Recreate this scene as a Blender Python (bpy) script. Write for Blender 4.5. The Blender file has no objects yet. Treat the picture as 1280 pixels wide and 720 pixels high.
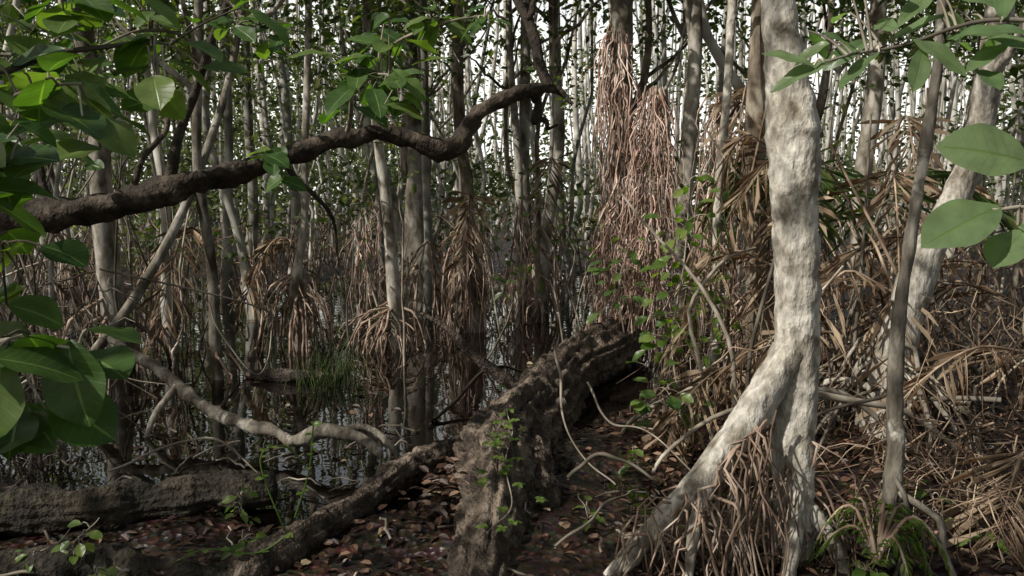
import bpy, math, random
import numpy as np
from mathutils import noise as mn, Vector
rs=np.random.RandomState(7); random.seed(7)
U=rs.uniform
S=np.array([-.66,-.40,.66]); S/=np.linalg.norm(S)

# ---------------------------------------------------------------- mesh accumulator
class Acc:
    def __init__(s): s.v=[];s.f=[];s.a=[];s.m=[];s.n=0;s.sm=[]
    def add(s,v,f,a,mat,smooth=True):
        s.v.append(v);s.f.append(f+s.n);s.a.append(a);s.n+=len(v)
        s.m.append(np.full(len(f),mat,dtype=np.int32));s.sm.append(np.full(len(f),smooth,dtype=bool))
def build(acc,name,mats):
    v=np.concatenate(acc.v).astype(np.float32);f=np.concatenate(acc.f).astype(np.int32)
    a=np.concatenate(acc.a).astype(np.float32);m=np.concatenate(acc.m);sm=np.concatenate(acc.sm)
    me=bpy.data.meshes.new(name)
    me.vertices.add(len(v));me.vertices.foreach_set('co',v.ravel())
    me.loops.add(f.size);me.loops.foreach_set('vertex_index',f.ravel())
    me.polygons.add(len(f))
    me.polygons.foreach_set('loop_start',np.arange(0,f.size,4,dtype=np.int32))
    me.polygons.foreach_set('material_index',m)
    me.polygons.foreach_set('use_smooth',sm)
    for x in mats: me.materials.append(x)
    at=me.attributes.new('lc','FLOAT_VECTOR','POINT');at.data.foreach_set('vector',a.ravel())
    me.update(calc_edges=True);me.validate()
    o=bpy.data.objects.new(name,me);bpy.context.scene.collection.objects.link(o)
    return o
def cr(P,m):
    P=np.asarray(P,float);k=len(P)
    if k==2:
        t=np.linspace(0,1,m)[:,None];return P[0]*(1-t)+P[1]*t
    Q=np.vstack([2*P[0]-P[1],P,2*P[-1]-P[-2]])
    t=np.linspace(0,k-1-1e-6,m);i=t.astype(int);u=(t-i)[:,None]
    a,b,c,d=Q[i],Q[i+1],Q[i+2],Q[i+3]
    return .5*(2*b+(c-a)*u+(2*a-5*b+4*c-d)*u*u+(3*b-a-3*c+d)*u**3)
def tube(acc,P,R,n=6,m=10,mat=0,wob=0,rough=0,rf=3.0,rnd=None,cap=False,ridge=0,groove=0):
    P=np.asarray(P,float);R=np.broadcast_to(np.asarray(R,float),(len(P),)) if np.ndim(R)==0 else np.asarray(R,float)
    C=cr(P,m);r=np.interp(np.linspace(0,len(P)-1,m),np.arange(len(P)),R)
    if wob:
        t=np.linspace(0,1,m)
        for k in range(3):
            C=C+wob*(np.sin(t[:,None]*U(3,18)+U(0,6,3)))*rs.normal(0,.5,3)*np.minimum(1,t*6)[:,None]
    T=np.gradient(C,axis=0);T/=np.linalg.norm(T,axis=1)[:,None]+1e-9
    ref=np.eye(3)[np.argmin(np.abs(T).max(0))]
    A=np.cross(T,ref);A/=np.linalg.norm(A,axis=1)[:,None]+1e-9;B=np.cross(T,A)
    th=np.linspace(0,2*math.pi,n,endpoint=False)
    rr=r[:,None]*np.ones(n)[None]
    if ridge:
        for k in range(3):
            rr=rr*(1+ridge*np.sin(th[None]*(3+2*k)+U(0,6)+np.linspace(0,1,m)[:,None]*U(-3,3))/(1+k*.6))
    if groove:
        rr=rr*(1-groove*np.abs(np.sin(th[None]*7+1.2*np.sin(np.linspace(0,9,m))[:,None]))**6-groove*.6*np.abs(np.sin(th[None]*11+2+np.sin(np.linspace(0,14,m))[:,None]))**4)
    if cap: rr[0]*=.15;rr[-1]*=.15
    V=C[:,None]+rr[...,None]*(np.cos(th)[None,:,None]*A[:,None]+np.sin(th)[None,:,None]*B[:,None])
    if rough:
        for i in range(m):
            for j in range(n):
                p=Vector(V[i,j]*rf);q=mn.fractal(p,.9,2.1,4)
                V[i,j]+=(V[i,j]-C[i])*rough*q
    V=V.reshape(-1,3)
    i=np.arange(m-1)[:,None]*n;j=np.arange(n)[None];j2=(j+1)%n
    F=np.stack([i+j,i+j2,i+n+j2,i+n+j],-1).reshape(-1,4)
    rd=U() if rnd is None else rnd
    at=np.stack([np.tile(th/6.283,m),np.repeat(np.linspace(0,1,m),n),np.full(m*n,rd)],-1)
    acc.add(V,F,at,mat)
    return C
def nz(v): return v/(np.linalg.norm(v,axis=-1,keepdims=True)+1e-9)
def leaves(acc,C,L,W,mat,D=None,hexa=True,flat=.55,el=-.3,rnd=None):
    C=np.asarray(C,float);N=len(C)
    if N==0:return
    L=L*U(.6,1.25,N)[:,None];W=W*U(.7,1.2,N)[:,None]
    if D is None:
        az=U(0,6.283,N);e=rs.normal(el,.45,N)
        D=np.stack([np.cos(az)*np.cos(e),np.sin(az)*np.cos(e),np.sin(e)],-1)
    D=nz(D);up=nz(rs.normal(0,flat,(N,3))+np.array([0,0,1.]))
    Sd=nz(np.cross(D,up));Nn=np.cross(Sd,D)
    rd=U(0,1,N) if rnd is None else rnd
    if hexa:
        V=np.stack([C,C+D*L*.28-Sd*W*.45+Nn*W*.12,C+D*L*.68-Sd*W*.42+Nn*W*.08,C+D*L-Nn*L*.12,C+D*L*.68+Sd*W*.42+Nn*W*.08,C+D*L*.28+Sd*W*.45+Nn*W*.12],1)
        s=np.array([0,-1,-1,0,1,1.]);t=np.array([0,.3,.7,1,.7,.3]);k=6
        f=np.array([[0,1,2,3],[0,3,4,5]])
    else:
        V=np.stack([C,C+D*L*.45-Sd*W*.5,C+D*L,C+D*L*.45+Sd*W*.5],1)
        s=np.array([0,-1,0,1.]);t=np.array([0,.5,1,.5]);k=4;f=np.array([[0,1,2,3]])
    F=(np.arange(N)[:,None,None]*k+f[None]).reshape(-1,4)
    at=np.stack([np.tile(s,N),np.tile(t,N),np.repeat(rd,k)],-1)
    acc.add(V.reshape(-1,3),F,at,mat,False)
def bigleaf(acc,b,d,L,W,mat,up=(0,-.25,1),curl=.25,ov=.55,rnd=None,upj=.22):
    b=np.array(b,float);d=nz(np.array(d,float));up=np.array(up,float)+rs.normal(0,upj,3)
    sd=nz(np.cross(d,up));n=np.cross(sd,d)
    nt,ns=13,7;t=np.linspace(0,1,nt);s=np.linspace(-1,1,ns)
    w=np.sin(np.pi*np.clip(t,0,1)**(ov/.55*.9))**.72*(.62+.5*t);w[-1]=0.02;w[0]=.03
    w=w/w.max()*W/2
    ph=U(0,6)
    V=b+d*(t*L)[:,None,None]*np.ones((1,ns,1))+sd*(w[:,None]*s[None])[...,None]
    hgt_=-curl*L*(t**2)[:,None]+.22*w[:,None]*np.abs(s)[None]**1.3+.02*L*np.sin(t*13+ph)[:,None]*np.abs(s)[None]
    V=V+n*hgt_[...,None]
    i=np.arange(nt-1)[:,None]*ns;j=np.arange(ns-1)[None]
    F=np.stack([i+j,i+j+1,i+ns+j+1,i+ns+j],-1).reshape(-1,4)
    at=np.stack([np.tile(s,nt),np.repeat(t,ns),np.full(nt*ns,U() if rnd is None else rnd)],-1)
    acc.add(V.reshape(-1,3),F,at,mat)

# ---------------------------------------------------------------- materials
def nt_new(name):
    m=bpy.data.materials.new(name);m.use_nodes=True;t=m.node_tree;t.nodes.clear()
    return m,t,t.nodes,t.links
def ramp(N,stops):
    r=N.new('ShaderNodeValToRGB');e=r.color_ramp.elements
    while len(e)<len(stops): e.new(.5)
    for k,(p,c) in enumerate(stops): e[k].position=p;e[k].color=(*c,1)
    return r
def simple(name,stops,sc=6,varamt=.6,det=1.5,stretch=1):
    m,t,N,L=nt_new(name)
    tc=N.new('ShaderNodeTexCoord');mp=N.new('ShaderNodeMapping');mp.inputs['Scale'].default_value=(1,1,stretch);L.new(tc.outputs['Object'],mp.inputs[0])
    n1=N.new('ShaderNodeTexNoise');n1.inputs['Scale'].default_value=sc;n1.inputs['Detail'].default_value=det;n1.inputs['Roughness'].default_value=.65;L.new(mp.outputs[0],n1.inputs[0])
    r=ramp(N,stops);L.new(n1.outputs[0],r.inputs[0])
    at=N.new('ShaderNodeAttribute');at.attribute_name='lc';sp=N.new('ShaderNodeSeparateXYZ');L.new(at.outputs['Vector'],sp.inputs[0])
    mr=N.new('ShaderNodeMapRange');mr.inputs[3].default_value=1-varamt;mr.inputs[4].default_value=1+varamt*.7;L.new(sp.outputs[2],mr.inputs[0])
    vm=N.new('ShaderNodeVectorMath');vm.operation='SCALE';L.new(r.outputs[0],vm.inputs[0]);L.new(mr.outputs[0],vm.inputs['Scale'])
    b=N.new('ShaderNodeBsdfDiffuse');L.new(vm.outputs[0],b.inputs[0])
    o=N.new('ShaderNodeOutputMaterial');L.new(b.outputs[0],o.inputs[0]);return m
def bark(name,stops,sc=6,stretch=.3,bump=.6,bd=.02,rough=.85,fine=35,lich=None,spec=.25,varamt=.5):
    m,t,N,L=nt_new(name)
    tc=N.new('ShaderNodeTexCoord');mp=N.new('ShaderNodeMapping');mp.inputs['Scale'].default_value=(1,1,stretch)
    L.new(tc.outputs['Object'],mp.inputs[0])
    n1=N.new('ShaderNodeTexNoise');n1.inputs['Scale'].default_value=sc;n1.inputs['Detail'].default_value=5;n1.inputs['Roughness'].default_value=.68
    n2=N.new('ShaderNodeTexNoise');n2.inputs['Scale'].default_value=fine;n2.inputs['Detail'].default_value=3
    L.new(mp.outputs[0],n1.inputs[0]);L.new(mp.outputs[0],n2.inputs[0])
    r=ramp(N,stops);L.new(n1.outputs[0],r.inputs[0])
    at=N.new('ShaderNodeAttribute');at.attribute_name='lc'
    sp=N.new('ShaderNodeSeparateXYZ');L.new(at.outputs['Vector'],sp.inputs[0])
    mr=N.new('ShaderNodeMapRange');mr.inputs[3].default_value=1-varamt;mr.inputs[4].default_value=1+varamt*.6;L.new(sp.outputs[2],mr.inputs[0])
    m2=N.new('ShaderNodeMapRange');m2.inputs[1].default_value=.3;m2.inputs[2].default_value=.7;m2.inputs[3].default_value=.6;m2.inputs[4].default_value=1.25;L.new(n2.outputs[0],m2.inputs[0])
    mul=N.new('ShaderNodeMath');mul.operation='MULTIPLY';L.new(mr.outputs[0],mul.inputs[0]);L.new(m2.outputs[0],mul.inputs[1])
    vm=N.new('ShaderNodeVectorMath');vm.operation='SCALE';L.new(r.outputs[0],vm.inputs[0]);L.new(mul.outputs[0],vm.inputs['Scale'])
    col=vm.outputs[0]
    if lich:
        n3=N.new('ShaderNodeTexNoise');n3.inputs['Scale'].default_value=lich[1];n3.inputs['Detail'].default_value=4;n3.inputs['Roughness'].default_value=.7
        L.new(tc.outputs['Object'],n3.inputs[0])
        rr=ramp(N,[(lich[2],(0,0,0)),(lich[2]+.08,(1,1,1))]);L.new(n3.outputs[0],rr.inputs[0])
        mx=N.new('ShaderNodeMix');mx.data_type='RGBA';L.new(rr.outputs[0],mx.inputs[0]);L.new(col,mx.inputs[6]);mx.inputs[7].default_value=(*lich[0],1);col=mx.outputs[2]
    b=N.new('ShaderNodeBsdfPrincipled');b.inputs['Roughness'].default_value=rough;b.inputs['Specular IOR Level'].default_value=spec
    L.new(col,b.inputs['Base Color'])
    ad=N.new('ShaderNodeMath');ad.operation='ADD';L.new(n1.outputs[0],ad.inputs[0]);L.new(n2.outputs[0],ad.inputs[1])
    bp=N.new('ShaderNodeBump');bp.inputs['Strength'].default_value=bump;bp.inputs['Distance'].default_value=bd
    L.new(ad.outputs[0],bp.inputs['Height']);L.new(bp.outputs[0],b.inputs['Normal'])
    o=N.new('ShaderNodeOutputMaterial');L.new(b.outputs[0],o.inputs[0]);return m
def leafm(name,stops,tr=.35,trc=(.25,.4,.04),rough=.4,vein=False,spec=.45,cheap=False):
    m,t,N,L=nt_new(name)
    at=N.new('ShaderNodeAttribute');at.attribute_name='lc'
    sp=N.new('ShaderNodeSeparateXYZ');L.new(at.outputs['Vector'],sp.inputs[0])
    r=ramp(N,stops);L.new(sp.outputs[2],r.inputs[0]);col=r.outputs[0]
    if cheap: b=N.new('ShaderNodeBsdfDiffuse')
    else:
        b=N.new('ShaderNodeBsdfPrincipled');b.inputs['Roughness'].default_value=rough;b.inputs['Specular IOR Level'].default_value=spec
    if vein:
        ab=N.new('ShaderNodeMath');ab.operation='ABSOLUTE';L.new(sp.outputs[0],ab.inputs[0])
        mid=N.new('ShaderNodeMapRange');mid.inputs[1].default_value=.02;mid.inputs[2].default_value=.08;mid.inputs[3].default_value=1;mid.inputs[4].default_value=0;L.new(ab.outputs[0],mid.inputs[0])
        m1=N.new('ShaderNodeMath');m1.operation='MULTIPLY_ADD';L.new(ab.outputs[0],m1.inputs[0]);m1.inputs[1].default_value=-1.6;
        m0=N.new('ShaderNodeMath');m0.operation='MULTIPLY';m0.inputs[1].default_value=9;L.new(sp.outputs[1],m0.inputs[0]);L.new(m0.outputs[0],m1.inputs[2])
        fr=N.new('ShaderNodeMath');fr.operation='FRACT';L.new(m1.outputs[0],fr.inputs[0])
        sv=N.new('ShaderNodeMapRange');sv.inputs[1].default_value=.0;sv.inputs[2].default_value=.13;sv.inputs[3].default_value=.3;sv.inputs[4].default_value=0;L.new(fr.outputs[0],sv.inputs[0])
        mxm=N.new('ShaderNodeMath');mxm.operation='MAXIMUM';L.new(mid.outputs[0],mxm.inputs[0]);L.new(sv.outputs[0],mxm.inputs[1])
        mx=N.new('ShaderNodeMix');mx.data_type='RGBA';L.new(mxm.outputs[0],mx.inputs[0]);L.new(col,mx.inputs[6]);mx.inputs[7].default_value=(.15,.23,.07,1)
        tc=N.new('ShaderNodeTexCoord');nn=N.new('ShaderNodeTexNoise');nn.inputs['Scale'].default_value=30;nn.inputs['Detail'].default_value=4;L.new(tc.outputs['Object'],nn.inputs[0])
        mr=N.new('ShaderNodeMapRange');mr.inputs[3].default_value=.55;mr.inputs[4].default_value=1.45;L.new(nn.outputs[0],mr.inputs[0])
        vm=N.new('ShaderNodeVectorMath');vm.operation='SCALE';L.new(mx.outputs[2],vm.inputs[0]);L.new(mr.outputs[0],vm.inputs['Scale']);col=vm.outputs[0]
        bp=N.new('ShaderNodeBump');bp.inputs['Strength'].default_value=.4;bp.inputs['Distance'].default_value=.003;bp.invert=True;L.new(mxm.outputs[0],bp.inputs['Height']);L.new(bp.outputs[0],b.inputs['Normal'])
    L.new(col,b.inputs[0])
    o=N.new('ShaderNodeOutputMaterial')
    if tr>0:
        tl=N.new('ShaderNodeBsdfTranslucent');
        vs=N.new('ShaderNodeVectorMath');vs.operation='MULTIPLY';L.new(col,vs.inputs[0]);vs.inputs[1].default_value=[c*8 for c in trc];L.new(vs.outputs[0],tl.inputs[0])
        mx2=N.new('ShaderNodeMixShader');mx2.inputs[0].default_value=tr;L.new(b.outputs[0],mx2.inputs[1]);L.new(tl.outputs[0],mx2.inputs[2]);L.new(mx2.outputs[0],o.inputs[0])
    else: L.new(b.outputs[0],o.inputs[0])
    return m
M_pale=bark('pale_bark',[(.3,(.13,.11,.08)),(.42,(.29,.26,.21)),(.55,(.48,.445,.385)),(.72,(.62,.59,.53)) ],sc=8,stretch=.5,bump=.9,bd=.018,lich=((.16,.135,.10),4.2,.57),varamt=.2)
M_mid=bark('grey_bark',[(.3,(.07,.058,.042)),(.5,(.2,.175,.14)),(.68,(.38,.35,.29))],sc=5,stretch=.35,bump=.7,lich=((.4,.38,.33),4,.6))
M_far=simple('haze_paled_bark',[(.3,(.16,.15,.125)),(.5,(.32,.305,.265)),(.7,(.52,.50,.45))],sc=3,varamt=.5)  # bark colour lightened to stand in for haze on far trunks
M_mot=simple('mottled_bark',[(.35,(.08,.066,.05)),(.48,(.2,.18,.145)),(.56,(.34,.31,.265)),(.66,(.48,.46,.41))],sc=5,varamt=.4,det=4,stretch=.5)
M_mot2=simple('brown_bark',[(.35,(.05,.039,.03)),(.5,(.15,.123,.093)),(.66,(.33,.285,.225))],sc=6,varamt=.45,det=4,stretch=.35)
M_dark=bark('dark_limb_bark',[(.3,(.012,.009,.007)),(.55,(.042,.032,.023)),(.75,(.13,.10,.075))],sc=9,stretch=.8,bump=1,bd=.02,lich=((.055,.05,.028),5,.6))
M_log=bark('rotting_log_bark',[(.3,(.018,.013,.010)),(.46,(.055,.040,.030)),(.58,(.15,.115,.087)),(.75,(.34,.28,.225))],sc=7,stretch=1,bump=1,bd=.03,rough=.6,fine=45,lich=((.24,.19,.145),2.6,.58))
M_root=simple('aerial_root_bark',[(.3,(.13,.088,.062)),(.5,(.28,.2,.152)),(.7,(.44,.355,.285))],sc=8)
M_dry=simple('dry_fibre',[(.3,(.09,.06,.04)),(.5,(.2,.145,.102)),(.7,(.38,.295,.215))],sc=5,varamt=.75)
M_twig=simple('twig_bark',[(.3,(.10,.084,.063)),(.5,(.22,.19,.15)),(.7,(.38,.345,.285))],sc=6,varamt=.75)
M_leaf=leafm('mangrove_leaf',[(0,(.028,.052,.015)),(.5,(.052,.085,.025)),(.85,(.09,.122,.038)),(1,(.15,.16,.055))],tr=.45,trc=(.27,.28,.075))
M_leafd=leafm('haze_paled_leaf',[(0,(.042,.06,.032)),(.5,(.08,.102,.052)),(1,(.145,.16,.085))],tr=.45,trc=(.24,.25,.12),cheap=True)  # haze over the far foliage is painted in as paler greens
M_big=leafm('broad_leaf',[(0,(.035,.078,.02)),(.6,(.068,.12,.03)),(1,(.13,.18,.05))],tr=.42,vein=True,rough=.38,trc=(.24,.29,.06))
M_bright=leafm('young_leaf',[(0,(.065,.12,.02)),(.6,(.11,.17,.035)),(1,(.18,.23,.06))],tr=.45,trc=(.22,.28,.05))
M_litter=leafm('fallen_leaf',[(0,(.018,.010,.007)),(.5,(.05,.026,.016)),(.8,(.11,.06,.037)),(.95,(.23,.145,.092)),(1,(.36,.29,.17))],tr=0,rough=.5)
M_palm=leafm('dry_palm_leaflet',[(0,(.085,.057,.037)),(.5,(.22,.158,.108)),(1,(.45,.365,.26))],tr=.25,trc=(.2,.14,.08),cheap=True)

m,t,N,L=nt_new('swamp_mud');M_ground=m
tc=N.new('ShaderNodeTexCoord');n1=N.new('ShaderNodeTexNoise');n1.inputs['Scale'].default_value=3;n1.inputs['Detail'].default_value=7;n1.inputs['Roughness'].default_value=.7
n2=N.new('ShaderNodeTexVoronoi');n2.inputs['Scale'].default_value=22
L.new(tc.outputs['Object'],n1.inputs[0]);L.new(tc.outputs['Object'],n2.inputs[0])
r=ramp(N,[(.3,(.012,.008,.006)),(.5,(.036,.022,.015)),(.66,(.085,.049,.032)),(.8,(.13,.08,.053))]);L.new(n1.outputs[0],r.inputs[0])
mx=N.new('ShaderNodeMix');mx.data_type='RGBA';mx.blend_type='MULTIPLY';mx.inputs[0].default_value=.6;L.new(r.outputs[0],mx.inputs[6]);L.new(n2.outputs['Color'],mx.inputs[7])
b=N.new('ShaderNodeBsdfPrincipled');b.inputs['Roughness'].default_value=.35;L.new(mx.outputs[2],b.inputs['Base Color'])
bp=N.new('ShaderNodeBump');bp.inputs['Strength'].default_value=.9;bp.inputs['Distance'].default_value=.03;ad=N.new('ShaderNodeMath');ad.operation='ADD';L.new(n1.outputs[0],ad.inputs[0]);L.new(n2.outputs[0],ad.inputs[1]);L.new(ad.outputs[0],bp.inputs['Height']);L.new(bp.outputs[0],b.inputs['Normal'])
o=N.new('ShaderNodeOutputMaterial');L.new(b.outputs[0],o.inputs[0])
m,t,N,L=nt_new('tannin_water');M_water=m
b=N.new('ShaderNodeBsdfPrincipled');b.inputs['Base Color'].default_value=(.006,.004,.003,1);b.inputs['Roughness'].default_value=.015;b.inputs['IOR'].default_value=1.33;b.inputs['Specular IOR Level'].default_value=1.
tc=N.new('ShaderNodeTexCoord');n1=N.new('ShaderNodeTexNoise');n1.inputs['Scale'].default_value=3;n1.inputs['Detail'].default_value=2;L.new(tc.outputs['Object'],n1.inputs[0])
bp=N.new('ShaderNodeBump');bp.inputs['Strength'].default_value=.2;bp.inputs['Distance'].default_value=.01;L.new(n1.outputs[0],bp.inputs['Height']);L.new(bp.outputs[0],b.inputs['Normal'])
o=N.new('ShaderNodeOutputMaterial');L.new(b.outputs[0],o.inputs[0])

# ---------------------------------------------------------------- terrain
WV=[(U(.6,1.2)*k,U(0,6.28),U(0,6.28),1/k**.8) for k in (1,1.7,2.6,4,6,9,13) for _ in range(2)]
def nse(x,y):
    s=0
    for f,a,p,w in WV: s=s+w*np.sin(f*2*(x*np.cos(a)+y*np.sin(a))+p)
    return np.clip(s/2.,-1.3,1.3)
BL=[(-1.05,5.25,.9,1.15),(-.55,5.7,.75,.8),(-1.75,5.15,1.0,.75),(-1.9,6.6,2.5,2.1),(-1.4,9.6,3.6,2.4),(.6,11.5,2.5,2.2),(-.9,13.5,5,2.6),(.3,8.3,1.4,2.4),(1,16,5,2.5),(-6,13,2,3)]
def hgt(x,y):
    x=np.asarray(x,float);y=np.asarray(y,float)
    q=np.full(np.broadcast(x,y).shape,9.)
    n=nse(x,y)
    for cx,cy,rx,ry in BL: q=np.minimum(q,((x-cx)/rx)**2+((y-cy)/ry)**2+.1*n)
    p=np.clip((1.25-q)/.4,0,1);p=p*p*(3-2*p)
    far=np.clip((y-12)/4,0,1)
    base=(.04+.045*n)*(1-far)+(.02+.05*n)*far
    base=base+.1*np.clip((x-2.2)/3,0,1)*(1-far)
    return base*(1-p)-.3*p
ux=np.sinh(np.linspace(-6.2,6.2,420))*1.2;uy=np.sinh(np.linspace(-5.4,6.2,420))*1.2+5
X,Y=np.meshgrid(ux,uy,indexing='ij');Z=hgt(X,Y)
V=np.stack([X,Y,Z],-1).reshape(-1,3);n=420
i=np.arange(n-1)[:,None]*n;j=np.arange(n-1)[None]
F=np.stack([i+j,i+n+j,i+n+j+1,i+j+1],-1).reshape(-1,4)
A=Acc();A.add(V,F,np.zeros_like(V)+.5,0);build(A,'ground',[M_ground])
A=Acc();g=np.array([[-40,2,0],[40,2,0],[40,30,0],[-40,30,0.]]);A.add(g,np.array([[0,1,2,3]]),np.zeros((4,3)),0);build(A,'water',[M_water])

# ---------------------------------------------------------------- holes in the canopy through which sun reaches the floor
GAPS=[((1.3,3.6,.5),.05),((1.27,3.6,.98),.11),((1.22,3.6,2.1),.12),((1.27,3.6,1.42),.02),((1.35,8.1,2.0),.4),((1.15,8.2,2.7),.3),((1.4,8.1,1.3),.2),((-.35,4.8,.25),.3),((.15,5.8,.35),.15),((.95,3.6,.55),.05),((.6,3.5,.18),.04),((-2.4,9,.5),.35),((-1.3,9,.3),.45),
 ((-1.5,12.5,1.3),.45),((-.5,3.2,2.15),.25),((.75,1.3,1.72),.18),((2.75,5.4,.9),.2),((3.1,5.4,1.9),.15),((-.5,10.4,.8),.35),((.95,1.9,2.07),.22),((2.3,4.2,.1),.25),((-1.5,5.1,.2),.14),((-1,3.4,.1),.1),((1.8,7,1),.2),((1.3,6,1.4),.25),((.9,4.5,.05),.15),((1.9,4.2,.1),.2),
 ((-1.05,1.7,1.9),.08),((.8,7.6,.4),.15),((1.75,3.6,.5),.08),((2.9,5.2,.3),.2),((-1.05,3.6,1.87),.15),((-2.1,3.8,2.1),.15),((.3,13,2),.45),((2.3,6.3,1.3),.3),((3,7,1.6),.25),((-1.7,4.1,1.8),.08),((.1,4.5,2.3),.1),((-.9,1.6,1.4),.1),((1.75,3.6,1.5),.08),((-2.8,7.5,1.2),.2),((-4.1,8,1.6),.25),((.6,12,2),.35),((-.95,14.8,2),.5),((1.9,9,2.3),.3),((2.6,6,.6),.2),((-1.2,2.3,2.1),.1),((3.7,8.5,2.3),.3)]
for q in range(165):
    y=3.5+26*U()**.9;GAPS.append(((U(-.68,.68)*y,y,U(0,1.2+.17*y)),U(.0,.18)*(1+y*.08)))
GT=np.array([g[0] for g in GAPS]);GR=np.array([g[1] for g in GAPS])
def keep(P,pad=0.):
    k=np.ones(len(P),bool);wob=1+.4*np.sin(P[:,0]*9+P[:,2]*5)*np.sin(P[:,1]*8-P[:,2]*4)
    for T,R in zip(GT,GR):
        w=P-T;s=w@S;d2=np.einsum('ij,ij->i',w,w)-s*s
        k&=~((s>.5)&(d2<(R*wob+pad)**2))
    return k
def kleaves(acc,Q,L,W,mat,**k):
    Q=Q[keep(Q,.6*L)];leaves(acc,Q,L,W,mat,**k)
def ok1(*pts):
    P=np.array(pts);return keep(np.vstack([P,(P[:-1]+P[1:])/2]),.04).all()
def crown(acc,c,rad,h,ncl,per,L=.17,W=.09,mb=0,ml=1,br=True):
    c=np.array(c);g=rs.normal(0,1,(ncl,3));g=nz(g)*U(.25,1,(ncl,1))**.5
    P=c+g*np.array([rad,rad,h]);P=P[P[:,2]>3.0]
    vis=(P[:,2]<2.1+.27*P[:,1])&(P[:,1]>0)&(P[:,1]<7.5);P=P[~vis]
    for p in P:
        if br and U()<.4:
            st=c+np.array([0,0,-h*U(.2,1.)])
            md=(st+p)/2+np.array([0,0,.15])
            if ok1(st,md,p): tube(acc,[st,md,p],[.028,.016,.006],n=4,m=5,mat=mb)
    if not len(P): return
    Q=np.repeat(P,per,0)+rs.normal(0,.27,(len(P)*per,3))*np.array([1,1,.7])
    kleaves(acc,Q,L,W,ml)
def prop(acc,st,en,r=.02,mat=0,arch=.25,m=9,n=5,wob=.03):
    st=np.array(st,float);en=np.array(en,float);md=st*.45+en*.55;md[2]=st[2]*.72+en[2]*.28+arch*.3
    md+=rs.normal(0,.03,3)
    m2=st*.15+en*.85;m2[2]=st[2]*.3+en[2]*.7+arch*.1
    tube(acc,[st,md,m2,en-[0,0,.12]],[r,r*.85,r*.75,r*.7],n=n,m=m,mat=mat,wob=wob)
def tree(name,pts,rad,props=0,pz=(.3,.8),spread=.45,pr=.014,mats=None,crn=True,rough=.1,n=10,m=26,ridge=.06,cs=1.0,pmat=2,fork=True,rf=5.,arch=.25,per=22,L=.17,W=.09):
    acc=Acc();pts=[np.array(p,float) for p in pts]
    C=tube(acc,pts,rad,n=n,m=m,mat=0,wob=.02,rough=rough,rf=rf,ridge=ridge)
    b=pts[0]
    for k in range(props):
        z=U(*pz);i=np.argmin(np.abs(C[:,2]-z));a=U(0,6.28);s=spread*U(.4,1.3)*(.4+.6*z/pz[1])
        e=np.array([C[i,0]*.5+b[0]*.5+math.cos(a)*s,C[i,1]*.5+b[1]*.5+math.sin(a)*s,0]);e[2]=hgt(e[0],e[1])
        prop(acc,C[i],e,r=pr*U(.35,1.4),mat=pmat,arch=arch*U(.3,1.5))
    if crn:
        tp=pts[-1]
        crown(acc,tp+np.array([0,0,-.3]),1.9*cs,1.8*cs,int(42*cs),per,L,W)
        if fork:
            for k in range(4):
                a=U(0,6.28);i=int(m*U(.6,.9));e=C[i]+np.array([math.cos(a)*1.,math.sin(a)*1.,U(.6,1.4)])
                if e[2]>3.4 and ok1(C[i],(C[i]+e)/2,e): tube(acc,[C[i],(C[i]+e)/2+[0,0,-.1],e],[.035,.025,.01],n=5,m=7,mat=0,wob=.03)
    return build(acc,name,mats or [M_mot,M_leaf,M_root])

# ---- large tree with brace roots
acc=Acc()
tube(acc,[(1.36,3.7,-.1),(1.35,3.7,.2),(1.34,3.7,.6),(1.34,3.7,1.0),(1.32,3.7,1.4),(1.30,3.7,1.7),(1.28,3.7,2.0),(1.25,3.72,2.25),(1.2,3.74,2.6),(1.1,3.8,3.6),(1.2,3.9,5),(1.1,4,6.5)],
     [.09,.09,.096,.1,.1,.105,.122,.095,.075,.072,.065,.04],n=40,m=210,mat=0,rough=.13,rf=9,ridge=.035,rnd=.6)
BR=[([(1.3,3.68,1.0),(1.14,3.62,.76),(.88,3.55,.44),(.58,3.5,.14),(.38,3.45,-.1)],[.078,.078,.065,.05,.04]),
    ([(.92,3.56,.48),(.82,3.45,.25),(.78,3.38,-.05)],[.035,.028,.022]),
    ([(.75,3.5,.34),(.62,3.6,.15),(.6,3.7,-.1)],[.026,.022,.018]),
    ([(1.36,3.66,.35),(1.28,3.5,.12),(1.22,3.4,-.1)],[.045,.036,.026]),
    ([(1.38,3.7,.3),(1.5,3.55,.1),(1.55,3.5,-.1)],[.036,.03,.022])]
for P,R in BR: tube(acc,P,R,n=20,m=50,mat=0,rough=.22,rf=9,ridge=.06,rnd=.45)
for k in range(120):
    a=U(0,6.28);z=U(.15,.75);s=U(.08,.5);f=U()
    st=np.array([1.33,3.68,z]) if f<.35 else np.array([U(.55,1.2),3.52,0]);
    if f>=.35: st[2]=.14+(st[0]-.55)*1.3*.78-.03
    e=np.array([st[0]+math.cos(a)*s*.7,st[1]-.05+math.sin(a)*s*.6,0]);e[2]=hgt(*e[:2]);prop(acc,st,e,r=U(.003,.009),mat=2,arch=.08,wob=.03)
crown(acc,(1.1,4,6.4),2,1.6,50,22)
build(acc,'large_mangrove_tree',[M_pale,M_leaf,M_root])

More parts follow.
